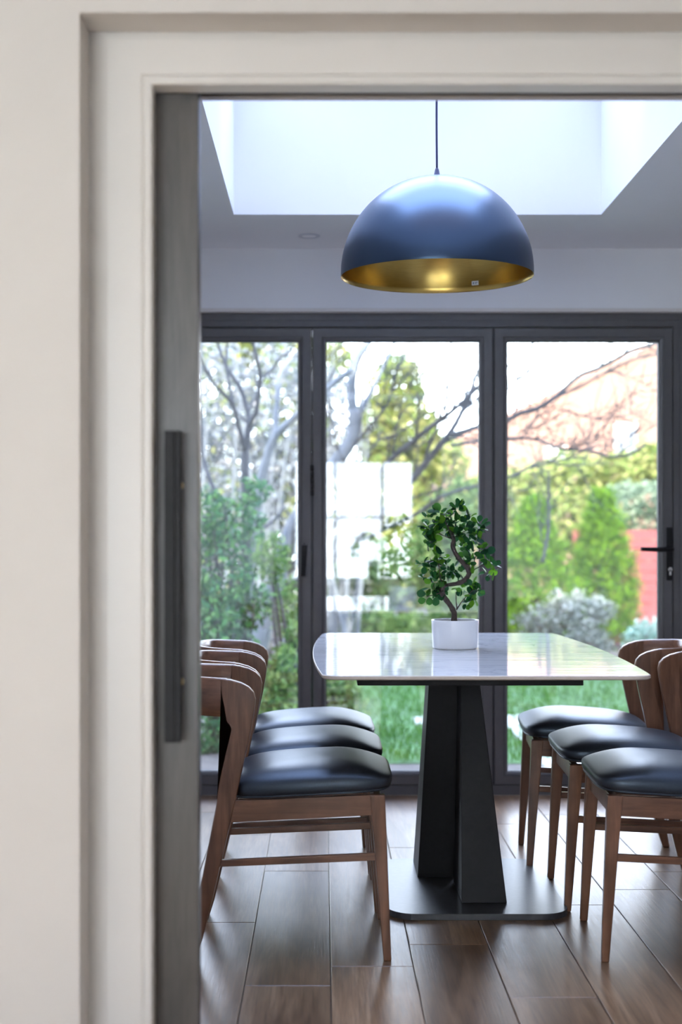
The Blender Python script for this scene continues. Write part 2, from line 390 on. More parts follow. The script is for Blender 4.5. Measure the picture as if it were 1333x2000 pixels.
for y0, y1 in ((SY0+.031, 4.469), (4.531, SY1-.031)):
    obj('pane', boxes((SX0+.031, SX1-.031, y0, y1, SH+.02, SH+.03)), M['clear_glass'], sk)
# parapet roof edge round the shaft (keeps sky light from the plaster joints)
struct('roof_slab', boxes((XW0-.1, SX0-.04, YP1, YG+.3, HC+.12, HC+.30), (SX1+.04, XW1+.1, YP1, YG+.3, HC+.12, HC+.30), (SX0-.04, SX1+.04, SY1+.04, YG+.3, HC+.12, HC+.30), (SX0-.04, SX1+.04, YP1, SY0-.04, HC+.12, HC+.30)), M['render_wall'])

# recessed downlight
dl = empty('downlight', (-.059, 5.88, HC)); tag(dl, 'small round recessed spotlight, switched off, in the ceiling left of the lamp', 'spotlight')
bm = bmesh.new(); lathe(bm, [(.030, -.0005), (.032, -.004), (.044, -.004), (.047, 0), (.047, .0005)], 40); obj('bezel', bm, M['white_frame'], dl, True)
bm = bmesh.new(); lathe(bm, [(0, -.0030), (.0298, -.0026)], 32); obj('lens', bm, M['lens'], dl, True)

# floor: every board a piece
fl = struct('floor', boxes((-3.0, 3.0, 2.60, YG+.05, -.12, -.006)), M['gasket'], 'wide oak-look floorboards running toward the garden doors')
def plank(x0, x1, y0, y1, par):
    bm = bmesh.new(); g = .0012; b = .0016
    lo = bx(bm, x0+g, x1-g, y0+g, y1-g, -.0059, -.0012)
    bm.faces.remove([f for f in bm.faces if all(v in lo[4:] for v in f.verts)][0])
    tp = [bm.verts.new(p) for p in ((x0+g+b, y0+g+b, 0), (x1-g-b, y0+g+b, 0), (x1-g-b, y1-g-b, 0), (x0+g+b, y1-g-b, 0))]
    bm.faces.new(tp)
    for i in range(4): bm.faces.new((lo[4+i], lo[4+(i+1) % 4], tp[(i+1) % 4], tp[i]))
    o = obj('plank', bm, M['oak'], par); return o
W = .218
known = {-2: 4.155, -1: 3.57, 0: 3.73, 1: 3.93, 2: 4.70, 3: 4.35, 4: 4.54, 5: 4.78}
for c in range(-8, 13):
    x0 = .019+(c-1)*W+0; x1 = x0+W
    k = c-0
    joint = known.get(c-1+0, None)
    if joint is None: joint = 3.3+random.random()*1.2
    while joint > 2.62: joint -= 1.22
    y = 2.76
    ys = [2.76]
    while joint < YG:
        if joint > 2.80 and joint < YG-.02: ys.append(joint)
        joint += 1.22
    ys.append(YG+.04 if -.9 < x0 and x1 < 1.5 else YG)
    for a, b in zip(ys, ys[1:]):
        plank(max(x0, XW0), min(x1, XW1), a, b, fl)

# folding garden doors
FY = 6.19
bm = bmesh.new()
ring_frame(bm, -.90, 1.583, 0, 2.0975, [(0, FY), (.030, FY), (.032, FY+.003), (.058, FY+.003), (.060, FY+.012), (.060, FY+.10), (0, FY+.10)])
bx(bm, -.84, 1.523, FY-.002, FY+.09, .0002, .042)
bx(bm, -.9, 1.583, FY+.10, FY+.16, -.03, .02)
struct('trim_4', bm, M['anthracite'], 'dark grey aluminium outer frame of the folding doors')
P_X = [(-.839, -.052), (-.046, .738), (.744, 1.521)]
doors = []
for i, (a, b) in enumerate(P_X):
    d = empty('door_%d' % (i+1)); d['kind'] = 'structure'
    d['label'] = ['left grey glazed folding door leaf above the left chairs', 'middle grey glazed folding door leaf behind the potted tree', 'right grey glazed folding door leaf with lever handle'][i]
    bm = bmesh.new(); z0, z1 = .045, 2.034; s = FY-.004
    ring_frame(bm, a, b, z0, z1, [(0, s+.004), (.003, s), (.040, s), (.0415, s+.004), (.043, s), (.054, s+.004), (.057, s+.010), (.057, s+.05), (0, s+.06)])
    obj('sash', bm, M['anthracite'], d)
    bm = bmesh.new(); ring_frame(bm, a+.055, b-.055, z0+.055, z1-.055, [(0, s+.011), (.0045, s+.011), (.0045, s+.045), (0, s+.045)])
    obj('gasket', bm, M['gasket'], d)
    obj('pane', boxes((a+.056, b-.056, s+.014, s+.040, z0+.056, z1-.056)), M['glass'], d)
    doors.append(d)
# rubber gap strips between leaves
struct('trim_5', boxes((-.0515, -.0465, FY+.002, FY+.05, .045, 2.034)), M['gasket'])
struct('trim_6', boxes((.7385, .7435, FY+.002, FY+.05, .045, 2.034)), M['gasket'])
# folding handle on the left leaf, hinge, lever and lock on the right leaf
d = doors[0]; s = FY-.004
hb = obj('handle_plate', boxes((-.098, -.070, s-.006, s, .952, 1.100)), M['anthracite'], d, bevel=.003)
bm = bmesh.new(); hexa(bm, [(-.0975, s-.024, .955), (-.078, s-.024, .955), (-.078, s-.007, .955), (-.0975, s-.007, .955)], [(-.094, s-.022, 1.088), (-.070, s-.022, 1.088), (-.070, s-.007, 1.088), (-.094, s-.007, 1.088)])
o = obj('folding_lever', bm, M['black'], hb, bevel=.002); o['label'] = 'slim black fold-down lever'
bm = bmesh.new(); tube(bm, [(-.083, s-.007, 1.0945), (-.083, s-.005, 1.0945)], .0035, 12); obj('screw', bm, M['gasket'], hb)
bm = bmesh.new()
for z in (1.303, 1.33, 1.357, 1.384, 1.411): tube(bm, [(-.049, s-.004, z), (-.049, s-.004, z+.0255)], .0075, 12)
o = obj('hinge', bm, M['gasket'], d, True); o['label'] = 'black barrel hinge'
d = doors[2]
bp = obj('handle_plate', boxes((1.492, 1.519, s-.009, s-.0002, .935, 1.165)), M['black'], d, bevel=.004)
bm = bmesh.new()
tube(bm, *smoothpath([Vector((1.506, s-.009, 1.071)), Vector((1.506, s-.045, 1.071)), Vector((1.490, s-.055, 1.071)), Vector((1.43, s-.056, 1.070)), Vector((1.370, s-.054, 1.072))], [.010, .010, .011, .0105, .009], 5), 14)
o = obj('lever', bm, M['black'], bp, True); o['label'] = 'black curved lever handle'
bm = bmesh.new(); tube(bm, [(1.507, s-.009, .983), (1.507, s-.0135, .983)], .009, 20); bx(bm, 1.503, 1.511, s-.0135, s-.009, .958, .982)
o = obj('keyhole', bm, M['chrome'], bp); o['label'] = 'small silver lock cylinder'

# near room (behind the camera): street wall with the sunny window that the garden doors mirror
YS = -2.0
def wall_with_holes(x0, x1, z0, z1, y0, y1, holes):
    bm = bmesh.new(); xs = sorted({x0, x1, *[h[0] for h in holes], *[h[1] for h in holes]})
    for a, b in zip(xs, xs[1:]):
        hs = [h for h in holes if h[0] <= a and h[1] >= b]
        if not hs: bx(bm, a, b, y0, y1, z0, z1)
        else: bx(bm, a, b, y0, y1, z0, hs[0][2]); bx(bm, a, b, y0, y1, hs[0][3], z1)
    return bm
holes = [(-2.45, -.75, .45, 2.05), (-.32, .94, .66, 1.91)]  # left opening: unseen window added so sun on the floor brightens the wall
struct('wall_street', wall_with_holes(-3.0, 3.0, 0, 2.45, YS-.12, YS, holes), M['paint'], 'cream wall with the front window, seen mirrored in the glass doors')
struct('wall_near_left', boxes((-3.1, -3.0, YS-.12, 2.95, 0, 2.45)), M['paint'])
struct('wall_near_right', boxes((3.0, 3.1, YS-.12, 2.95, 0, 2.45)), M['paint'])
struct('ceiling_near', boxes((-3.1, 3.1, YS-.12, 2.95, 2.45, 2.60)), M['ceiling'])
struct('floor_near', boxes((-3.0, 3.0, YS, 2.599, -.12, -.0005)), M['near_floor'])
struct('floor_threshold', boxes((-3.0, 3.0, 2.60, 2.757, -.0058, -.0005)), M['oak'])
for n, (a, b, c, e) in enumerate(holes):
    wn = empty('window_%d' % (n+2)); wn['kind'] = 'structure'
    if n: wn['label'] = 'white-framed street window with small panes mirrored in the middle door'
    bm = bmesh.new(); ring_frame(bm, a+.001, b-.001, c+.001, e-.001, [(0, YS-.09), (.04, YS-.09), (.04, YS-.04), (0, YS-.04)])
    obj('window_frame', bm, M['white_frame'], wn)
    nx = 3
    bm = bmesh.new()
    for k in range(1, nx):
        x = a+(b-a)*k/nx if n == 0 else (.12, .60)[k-1]
        bx(bm, x-.016, x+.016, YS-.08, YS-.045, c+.041, e-.041)
    zz = (c+e)/2+.03
    xs = [a+.041] + [(a+(b-a)*k/nx if n == 0 else (.12, .60)[k-1]) for k in range(1, nx)] + [b-.041]
    for p, q in zip(xs, xs[1:]): bx(bm, p+.0165, q-.0165, YS-.078, YS-.047, zz-.013, zz+.013)
    obj('glazing_bar', bm, M['white_frame'], wn)
    obj('pane', boxes((a+.04, b-.04, YS-.064, YS-.060, c+.04, e-.04)), M['clear_glass'], wn)
    obj('window_sill', boxes((a-.06, b+.06, YS+.0005, YS+.34, c-.04, c-.001)), M['gloss_paint'], wn, bevel=.004)
# sheer blind added to whiten the mirrored window (hangs close to the glass so the bars shade through)
cu = obj('sheer_blind', wall_with_holes(-.30, .92, .70, 1.89, YS-.1095, YS-.108, []), M['curtain']); tag(cu, 'white translucent blind glowing in the mirrored street window', 'blind')
# vase with arching plant on that sill
va = empty('vase_plant', (.50, YS+.20, .6595)); tag(va, 'grey vase with one arching green stem, mirrored on the far window sill', 'plant')
bm = bmesh.new(); lathe(bm, [(0, 0), (.045, 0), (.045, .004), (.062, .22), (.058, .22), (.045, .02)], 24); obj('vase', bm, M['vase'], va, True)
bm = bmesh.new(); arc = [Vector((0, 0, .1)), Vector((.03, 0, .32)), Vector((0, 0, .47)), Vector((-.09, 0, .50)), Vector((-.17, 0, .40)), Vector((-.20, 0, .27))]
ap, ar = smoothpath(arc, [.006]*6, 5); tube(bm, ap, ar, 6); obj('stem', bm, M['bonsai_bark'], va, True)
def leaf_mesh(name, l, wd, fold=.15):
    prof = [(0, 0), (.18, .30), (.42, .47), (.68, .5), (.88, .32), (1, 0)]
    vs = [(0, 0, 0)]; fs = []
    mid, lf, rt = [0], [], []
    for t, h in prof[1:-1]:
        c = len(vs); vs += [(0, t*l, -fold*l*t*t*.6), (-h*wd, t*l, fold*wd*.4-fold*l*t*t*.6), (h*wd, t*l, fold*wd*.4-fold*l*t*t*.6)]
        mid.append(c); lf.append(c+1); rt.append(c+2)
    e = len(vs); vs.append((0, l, -fold*l*.6)); mid.append(e)
    fs += [(0, mid[1], lf[0]), (0, rt[0], mid[1])]
    for i in range(len(lf)-1): fs += [(mid[i+1], mid[i+2], lf[i+1], lf[i]), (mid[i+1], rt[i], rt[i+1], mid[i+2])]
    fs += [(mid[-2], e, lf[-1]), (mid[-2], rt[-1], e)]
    me = bpy.data.meshes.new(name); me.from_pydata(vs, [], fs); me.shade_smooth(); return me
lm = leaf_mesh('vase_leaf', .075, .045); lm.materials.append(M['bonsai_leaf'])
for i, p in enumerate(ap[8:]):
    for k in (0, 1):
        o = bpy.data.objects.new('leaf', lm); C.objects.link(o); o.parent = va; o.location = p
        o.rotation_euler = (random.uniform(-1.2, .2), random.uniform(-.6, .6), random.uniform(0, 6.28))
# unseen near-room ceiling lamps, added to brighten the wall around the doorway
for i, (x, y) in enumerate(((-1.5, .8), (.22, .9))):
    t = empty('ceiling_lamp', (x, y, 2.45)); tag(t, ['round flush ceiling lamp in the near room, at the left side', 'round flush ceiling lamp in the near room, above the viewpoint'][i], 'lamp')
    bm = bmesh.new(); lathe(bm, [(.20, 0), (.20, -.03), (.185, -.03), (.185, -.02)], 40); obj('rim', bm, M['white_frame'], t, True)
    bm = bmesh.new(); lathe(bm, [(0, -.045), (.10, -.04), (.16, -.03), (.184, -.018)], 40); obj('diffuser', bm, M['lamp_glow'], t, True)
# the house itself above: unseen outer walls, height set to throw shade on the near garden
struct('wall_upper_storey', boxes((-5.5, 6.5, YS-.12, 2.93, 2.602, 6.1)), M['brick'])
struct('wall_house_side', boxes((-5.5, -3.12, YS-.12, 2.93, -.15, 2.601), (3.12, 6.5, YS-.12, 2.93, -.15, 2.601)), M['brick'])

# ================================================================== TABLE
TC = (.435, 4.58)
tb = empty('dining_table', (TC[0], TC[1], 0)); tag(tb, 'white marble-topped dining table on a black twin-slab pedestal', 'table')
def top_outline(hw=.435, hl=.83, bulge=.034, r=.05):
    pts = []
    def side(y): return hw+bulge*(1-(y/hl)**2)
    n = 20
    corners = []
    for i in range(n+1):
        y = -hl+r+(2*hl-2*r)*i/n; pts.append((side(y), y))
    for k in range(1, 7):
        a = k/7*math.pi/2; pts.append((side(hl-r)-r+r*math.cos(a), hl-r+r*math.sin(a)))
    m = 10
    for i in range(m+1):
        x = (side(hl-r)-r)*(1-2*i/m); pts.append((x, hl))
    for k in range(1, 7):
        a = math.pi/2+k/7*math.pi/2; pts.append((-side(hl-r)+r+r*math.cos(a), hl-r+r*math.sin(a)))
    half = len(pts)
    for i in range(n+1):
        y = hl-r-(2*hl-2*r)*i/n; pts.append((-side(y), y))
    for k in range(1, 7):
        a = math.pi+k/7*math.pi/2; pts.append((-side(hl-r)+r+r*math.cos(a), -hl+r+r*math.sin(a)))
    for i in range(m+1):
        x = -(side(hl-r)-r)*(1-2*i/m); pts.append((x, -hl))
    for k in range(1, 7):
        a = 1.5*math.pi+k/7*math.pi/2; pts.append((side(hl-r)-r+r*math.cos(a), -hl+r+r*math.sin(a)))
    return pts
def slab(bm, pts, z0, z1, ch=.003):
    cx = sum(p[0] for p in pts)/len(pts); cy = sum(p[1] for p in pts)/len(pts)
    def ring(s, z): return [bm.verts.new((cx+(x-cx)*(1-s/.45), cy+(y-cy)*(1-s/.45), z)) for x, y in pts]
    rs = [ring(ch, z0), ring(0, z0+ch), ring(0, z1-ch*.6), ring(ch*.6, z1)]
    n = len(pts)
    for a, b in zip(rs, rs[1:]):
        for i in range(n):
            f = bm.faces.new((a[i], a[(i+1) % n], b[(i+1) % n], b[i])); f.material_index = 1
    bm.faces.new(rs[0][::-1]).material_index = 1; bm.faces.new(rs[-1])
bm = bmesh.new(); slab(bm, top_outline(), .748, .760)
o = obj('tabletop', bm, [M['marble'], M['bare_edge']], tb)
obj('under_frame', boxes((-.340, .290, -.62, .62, .712, .7478)), M['black'], tb, bevel=.002)
# pedestal: two tapered slabs standing back to back (front right, rear left)
def sl(bm, b, t, z0, z1):
    (x0, x1, y0, y1), (u0, u1, v0, v1) = b, t
    hexa(bm, [(x0, y0, z0), (x1, y0, z0), (x1, y1, z0), (x0, y1, z0)], [(u0, v0, z1), (u1, v0, z1), (u1, v1, z1), (u0, v1, z1)])
bm = bmesh.new(); sl(bm, (-.017, .120, -.285, -.02), (-.004, .050, -.13, -.02), .0195, .7119)
obj('pedestal_slab', bm, M['black'], tb, bevel=.002)
bm = bmesh.new(); sl(bm, (-.129, -.004, .035, .26), (-.092, .02, .0, .13), .0195, .7119)
obj('pedestal_slab', bm, M['black'], tb, bevel=.002)
def rrect(hx, hy, r, n=8):
    pts = []
    for cx, cy, a0 in ((hx-r, -hy+r, -90), (hx-r, hy-r, 0), (-hx+r, hy-r, 90), (-hx+r, -hy+r, 180)):
        for k in range(n+1): a = R(a0+90*k/n); pts.append((cx+r*math.cos(a), cy+r*math.sin(a)))
    return pts
bm = bmesh.new(); slab(bm, rrect(.270, .36, .085), .0, .019, .0015)
for f in bm.faces: f.material_index = 0
bpm = mottled('black_steel_plate', (.035, .037, .042), (.05, .053, .06), 60, .34, .1, ior=1.7)
o = obj('base_plate', bm, bpm, tb); o.location = (.025, -.045, 0)

# ================================================================== CHAIRS
def superpow(v, e): return math.copysign(abs(v)**e, v)
def make_chair():
    root = empty('dining_chair')
    # seat cushion
    bm = bmesh.new(); nu, nv = 56, 22; a, b, c = .222, .222, .042; rows = []
    def pos(u, v):
        cu, su = math.cos(u), math.sin(u)
        k = superpow(math.cos(v), .42 if v > 0 else .22)
        x = a*k*superpow(cu, .34); y = b*k*superpow(su, .34); z = (c if v > 0 else .030)*superpow(math.sin(v), .8 if v > 0 else .6)
        if z > 0:
            z += .014*(1-(x/a)**2)*(1-(y/b)**4) - .030*max(0, (x-.06)/(a-.06))**2*math.sin(v)
        y *= 1-.03*(x/a < 0)*abs(x/a)
        return (x+.002, y, .4635+z+x*.055)
    for j in range(nv+1):
        v = -math.pi/2+math.pi*j/nv
        if j in (0, nv): rows.append([bm.verts.new(pos(0, v))])
        else: rows.append([bm.verts.new(pos(2*math.pi*i/nu, v)) for i in range(nu)])
    for r0, r1 in zip(rows, rows[1:]):
        for i in range(nu):
            j = (i+1) % nu
            if len(r0) == 1: bm.faces.new((r0[0], r1[i], r1[j]))
            elif len(r1) == 1: bm.faces.new((r0[i], r0[j], r1[0]))
            else: bm.faces.new((r0[i], r0[j], r1[j], r1[i]))
    seat = obj('seat', bm, M['leather'], root, True)
    bm = bmesh.new(); pts = [Vector((lambda q: (q[0], q[1], q[2]))(pos(2*math.pi*i/72, -.55))) for i in range(73)]
    tube(bm, pts, .0038, 6, False); obj('piping', bm, M['leather'], seat, True)
    # front legs (tapered)
    for sgn in (-1, 1):
        y0, y1 = sorted((sgn*.214, sgn*.182)); yb0, yb1 = sorted((sgn*.212, sgn*.192))
        bm = bmesh.new()
        hexa(bm, [(.196, yb0, 0), (.217, yb0, 0), (.217, yb1, 0), (.196, yb1, 0)], [(.160, y0, .441), (.200, y0, .441), (.200, y1, .441), (.160, y1, .441)])
        obj('leg', bm, M['walnut_v'], root, bevel=.003)
    # seat rails
    def rail(p, q, z00, z01, z10, z11, t, nm='seat_rail', m='walnut_h'):
        bm = bmesh.new(); (x0, y0), (x1, y1) = p, q; d = Vector((x1-x0, y1-y0)).normalized(); n = Vector((-d.y, d.x))*t/2
        hexa(bm, [(x0-n.x, y0-n.y, z00), (x1-n.x, y1-n.y, z10), (x1+n.x, y1+n.y, z10), (x0+n.x, y0+n.y, z00)],
                 [(x0-n.x, y0-n.y, z01), (x1-n.x, y1-n.y, z11), (x1+n.x, y1+n.y, z11), (x0+n.x, y0+n.y, z01)])
        obj(nm, bm, M[m], root, bevel=.002)
    for sgn in (-1, 1):
        rail((-.235, sgn*.200), (.168, sgn*.200), .366, .424, .387, .441, .020)
        rail((-.275, sgn*.202), (.190, sgn*.202), .248, .266, .267, .287, .014, 'stretcher')
    rail((.180, -.183), (.180, .183), .385, .438, .385, .438, .020)
    rail((-.232, -.19), (-.232, .19), .366, .418, .366, .418, .020)
    # rear posts flowing into the back (the leg leans toward the table as it rises)
    right = [(-.303, 0), (-.284, .061), (-.239, .247), (-.198, .422), (-.166, .570), (-.155, .620), (-.147, .668), (-.144, .695), (-.149, .714), (-.162, .728), (-.182, .739), (-.21, .747), (-.235, .750)]
    left = [(-.235, .6475), (-.218, .641), (-.208, .630), (-.204, .612), (-.214, .570), (-.247, .422), (-.281, .247), (-.318, .061), (-.329, 0)]
    for sgn in (-1, 1):
        bm = bmesh.new(); y0, y1 = sorted((sgn*.214, sgn*.190)); prism(bm, right+left, y0, y1)
        bmesh.ops.triangulate(bm, faces=[f for f in bm.faces if len(f.verts) > 4])
        o = obj('leg', bm, M['walnut_v'], root)
        bv = o.modifiers.new('bevel', 'BEVEL'); bv.width = .005; bv.segments = 3; bv.limit_method = 'ANGLE'; bv.angle_limit = R(50)
        o.data.shade_smooth(); wn_ = o.modifiers.new('wn', 'WEIGHTED_NORMAL'); wn_.keep_sharp = False
    # curved top rail
    bm = bmesh.new(); n = 44; rings = []
    cs = [(-.011, .004), (-.011, .098), (-.007, .1015), (0, .103), (.007, .1015), (.010, .098), (.010, .004), (.006, 0), (-.006, 0)]
    pl = []
    for i in range(n+1):
        t = math.pi*i/n
        pl.append(Vector((-.222-.150*math.sin(t)**.9, -.202*superpow(math.cos(t), .40), 0)))
    for i, p in enumerate(pl):
        d = (pl[min(i+1, n)]-pl[max(i-1, 0)]).normalized(); nn = Vector((-d.y, d.x, 0))
        s = math.sin(math.pi*i/n)
        rings.append([bm.verts.new((p.x+nn.x*o_-.10*s*(h-.05), p.y+nn.y*o_, .6475+h+.008*s)) for o_, h in cs])
    k = len(cs)
    for r0, r1 in zip(rings, rings[1:]):
        for j in range(k): bm.faces.new((r0[j], r0[(j+1) % k], r1[(j+1) % k], r1[j]))
    bm.faces.new(rings[0]); bm.faces.new(rings[-1][::-1])
    obj('backrest', bm, M['walnut_h'], root, True)
    return root
def copy_tree(o, parent=None):
    c = o.copy(); C.objects.link(c); c.parent = parent
    for ch in o.children: copy_tree(ch, c)
    return c
proto = make_chair()
spots = [(-.036, 3.985, 0, 'nearest of the three left walnut chairs, black leather seat, closest to the sliding door', 'left side'),
         (-.042, 4.465, 0, 'middle of the three left walnut chairs with black leather seats', 'left side'),
         (-.050, 4.945, R(1), 'left walnut chair with black seat closest to the garden doors', 'left side'),
         (.962, 3.965, R(177.5), 'nearest of the three right walnut chairs, its back cut off by the picture edge', 'right side'),
         (.948, 4.475, R(178), 'middle of the three right walnut chairs with black leather seats', 'right side'),
         (.915, 4.985, R(176), 'right walnut chair with black seat closest to the garden doors', 'right side')]
kids = list(proto.children)
for i, (x, y, rz, lab, side) in enumerate(spots):
    o = proto if i == 0 else copy_tree(proto)
    o.location = (x, y, .0003); o.rotation_euler = (0, 0, rz); o.name = 'dining_chair'
    tag(o, lab, 'chair', 'chairs along the table, ' + side)

# ================================================================== PENDANT LAMP
PL = (.3596, 4.50)
pd = empty('pendant_lamp', (PL[0], PL[1], 1.948)); tag(pd, 'large dome pendant lamp, satin black outside and gold inside, over the table', 'lamp')
Rr = .3045
bm = bmesh.new(); prof = [(Rr-.0005, 0), (Rr, .002)] + [(Rr*math.cos(R(a))**.97 if a < 90 else 0, .010+(.304)*math.sin(R(a))) for a in np.linspace(0, 89.9, 34)] + [(0, .3145)]
lathe(bm, prof, 96); obj('lamp_shade', bm, M['lamp_black'], pd, True)
bm = bmesh.new(); r2 = Rr-.0035; prof = [(Rr-.0006, 0)] + [(r2*math.cos(R(a)), .004+.302*math.sin(R(a))) for a in np.linspace(0, 89.9, 34)] + [(0, .3065)]
lathe(bm, prof, 96); obj('shade_lining', bm, M['gold'], pd, True)
bm = bmesh.new(); lathe(bm, [(.0035, .345), (.006, .340), (.011, .316), (.013, .314), (0, .3135)], 24); obj('cord_grip', bm, M['cord'], pd, True)
bm = bmesh.new(); tube(bm, *smoothpath([Vector((0, 0, .34)), Vector((-.001, 0, .55)), Vector((.003, 0, .80)), Vector((.004, 0, 1.052))], [.0034]*4, 6), 10); obj('cord', bm, M['cord'], pd, True)
bm = bmesh.new(); lathe(bm, [(0, .305), (.022, .305), (.022, .235), (0, .235)], 24); obj('lamp_holder', bm, M['black'], pd)
bm = bmesh.new(); lathe(bm, [(0, .12), (.03, .135), (.04, .165), (.028, .205), (.016, .234)], 24); obj('bulb', bm, M['pot'], pd, True)
# little sticker on the lining
ax = R(68); bm = bmesh.new()
def lin(an, z):  # point on the lining a hair inside
    rr_ = math.sqrt(max(0, 1-((z-.004)/.302)**2))*r2-.0012
    return (rr_*math.cos(an), rr_*math.sin(an), z)
v = [bm.verts.new(lin(an, z)) for an, z in ((R(62.5), .020), (R(57.8), .020), (R(57.8), .034), (R(62.5), .034))]; bm.faces.new(v)
st = obj('sticker', bm, M['white_label'], pd); st['label'] = 'small white label inside the shade'
bm = bmesh.new()
for a0, a1, z0, z1 in ((61.8, 60.9, .0235, .0305), (60.4, 58.5, .0275, .0300), (60.4, 59.0, .0235, .0255)):
    def l2(an, z): p = lin(an, z); return (p[0]*.9985, p[1]*.9985, p[2])
    v = [bm.verts.new(l2(R(an), z)) for an, z in ((a0, z0), (a1, z0), (a1, z1), (a0, z1))]; bm.faces.new(v)
obj('print', bm, M['grey_print'], st)
# ================================================================== POTTED TREE
PZ = 4.665
pc = P(889.5, 1270, PZ)
pt = empty('potted_tree', (pc.x, PZ, .7602)); tag(pt, 'small bonsai-style tree with round green leaves in a white pot on the table', 'plant')
H = .094
bm = bmesh.new(); lathe(bm, [(0, 0), (.068, 0), (.0725, .002), (.0745, .007), (.0780, H-.002), (.0775, H), (.0740, H), (.0735, H-.003), (.071, .012), (0, .012)], 72)
obj('pot', bm, M['pot'], pt, True)
bm = bmesh.new(); lathe(bm, [(0, H-.012), (.03, H-.0105), (.0732, H-.014)], 40); obj('soil', bm, M['soil'], pt, True)
def Z(zx, zy, dy=0):
    p = P(800+zx*.165, 960+zy*.165, PZ); return Vector((p.x-pc.x, dy, p.z-.7602))
tr = empty('tree', (0, 0, 0), 0, pt)
def stem(pts, rads, nm, par): 
    bm = bmesh.new(); p_, r_ = smoothpath(pts, rads, 6); r_ = [r*(1+.10*random.uniform(-1, 1)) for r in r_]
    tube(bm, p_, r_, 10); return obj(nm, bm, M['bonsai_bark'], par, True)
C.objects.unlink(tr); bpy.data.objects.remove(tr)
b1 = [Z(530, 1580), Z(532, 1500, .002), Z(530, 1430, .003), Z(480, 1340, .004), Z(420, 1260, 0), Z(385, 1190, -.004), Z(400, 1120, -.006), Z(460, 1105, -.004), Z(560, 1090, 0), Z(650, 1055, .004), Z(708, 980, .006), Z(690, 900, .004), Z(610, 820, 0), Z(545, 730, -.003), Z(512, 640, -.003), Z(525, 580, 0), Z(500, 480, .002), Z(470, 400, 0)]
stem(b1, [.0135, .0105, .0095, .0088, .0088, .009, .008, .006, .0072, .0082, .0088, .0086, .0078, .0070, .0075, .007, .005, .003], 'trunk', pt)
for pts in ([Z(560, 1400), Z(620, 1300, -.01), Z(700, 1210, -.015), Z(760, 1150, -.02)], [Z(565, 1390), Z(558, 1290, .01), Z(556, 1190, .012)], [Z(720, 990), Z(770, 930, .01), Z(830, 895, .012), Z(930, 850, .01)],
            [Z(760, 930, 0), Z(780, 800, .01), Z(840, 690, .014)], [Z(510, 560), Z(420, 530, -.01), Z(300, 470, -.02)], [Z(520, 560), Z(640, 480, .01), Z(760, 430, .02)], [Z(390, 1180), Z(330, 1210, -.01), Z(200, 1240, -.02)],
            [Z(400, 1130), Z(360, 1000, -.02), Z(340, 850, -.025)], [Z(420, 1110), Z(280, 900, .02), Z(200, 820, .02)], [Z(500, 520), Z(440, 400, -.02), Z(400, 300, -.02)], [Z(520, 500), Z(560, 350, .02), Z(570, 240, .02)], [Z(690, 900), Z(650, 840, -.01), Z(640, 790, -.012)]):
    stem(pts, [.0022]+[.0015]*(len(pts)-1), 'branch', pt)
clusters = [(240, 450, 100, 15), (230, 590, 70, 9), (380, 270, 90, 13), (560, 230, 80, 12), (560, 380, 110, 15), (450, 420, 80, 10), (330, 370, 90, 11), (700, 330, 90, 12), (800, 430, 90, 14), (760, 560, 70, 8), (660, 500, 80, 9), (540, 520, 70, 8),
            (630, 670, 55, 6), (300, 610, 60, 6), (350, 800, 90, 11), (300, 900, 90, 11), (430, 900, 100, 12), (170, 860, 55, 6), (150, 1020, 40, 3), (300, 1060, 90, 10), (440, 1050, 70, 7), (270, 1140, 70, 8), (370, 1140, 60, 6),
            (560, 930, 70, 6), (650, 800, 60, 6), (750, 820, 60, 5), (640, 1160, 60, 6), (740, 1100, 50, 5), (800, 1190, 50, 6), (760, 1260, 60, 6), (690, 1320, 50, 4), (860, 690, 55, 6), (910, 780, 70, 8), (980, 860, 50, 5), (930, 980, 45, 3), (1000, 945, 20, 2), (220, 280, 40, 4), (285, 760, 45, 4)]
lms = [leaf_mesh('round_leaf', .031, .025, .12), leaf_mesh('round_leaf', .027, .023, .3), leaf_mesh('round_leaf', .034, .026, .22)]
for l_ in lms: l_.materials.append(M['bonsai_leaf'])
def place_leaf(p, e, s=1):
    o = bpy.data.objects.new('leaf', random.choice(lms)); C.objects.link(o); o.parent = pt; o.location = p; o.rotation_euler = e; o.scale = (s, s, s)
nl = 0
for (zx, zy, rz_, n) in clusters:
    cen = Z(zx, zy, random.uniform(-.025, .025))
    for k in range(n):
        if nl >= 290: break
        nl += 1
        d = Vector((random.gauss(0, 1), random.gauss(0, 1), random.gauss(0, 1))).normalized()
        r_ = rz_*.165*PZ/F*random.uniform(.2, .8)
        p = cen+d*r_
        q = (d+Vector((0, 0, random.uniform(-.3, .25)))).normalized().to_track_quat('Y', 'Z')
        q = q @ Matrix.Rotation(random.uniform(-1.2, 1.2), 3, 'Y').to_quaternion()
        place_leaf(p, q.to_euler(), random.uniform(.75, 1.1))
xp = []
for (zx, zy, rz_, n) in clusters:
    cen = Z(zx, zy, 0)
    for k in range(n//2+1):
        xp.append(tuple(cen+Vector((random.gauss(0, 1), random.gauss(0, 1.4), random.gauss(0, 1)))*rz_*.165*PZ/F*.42))
EXTRA_LEAVES = np.array(xp)
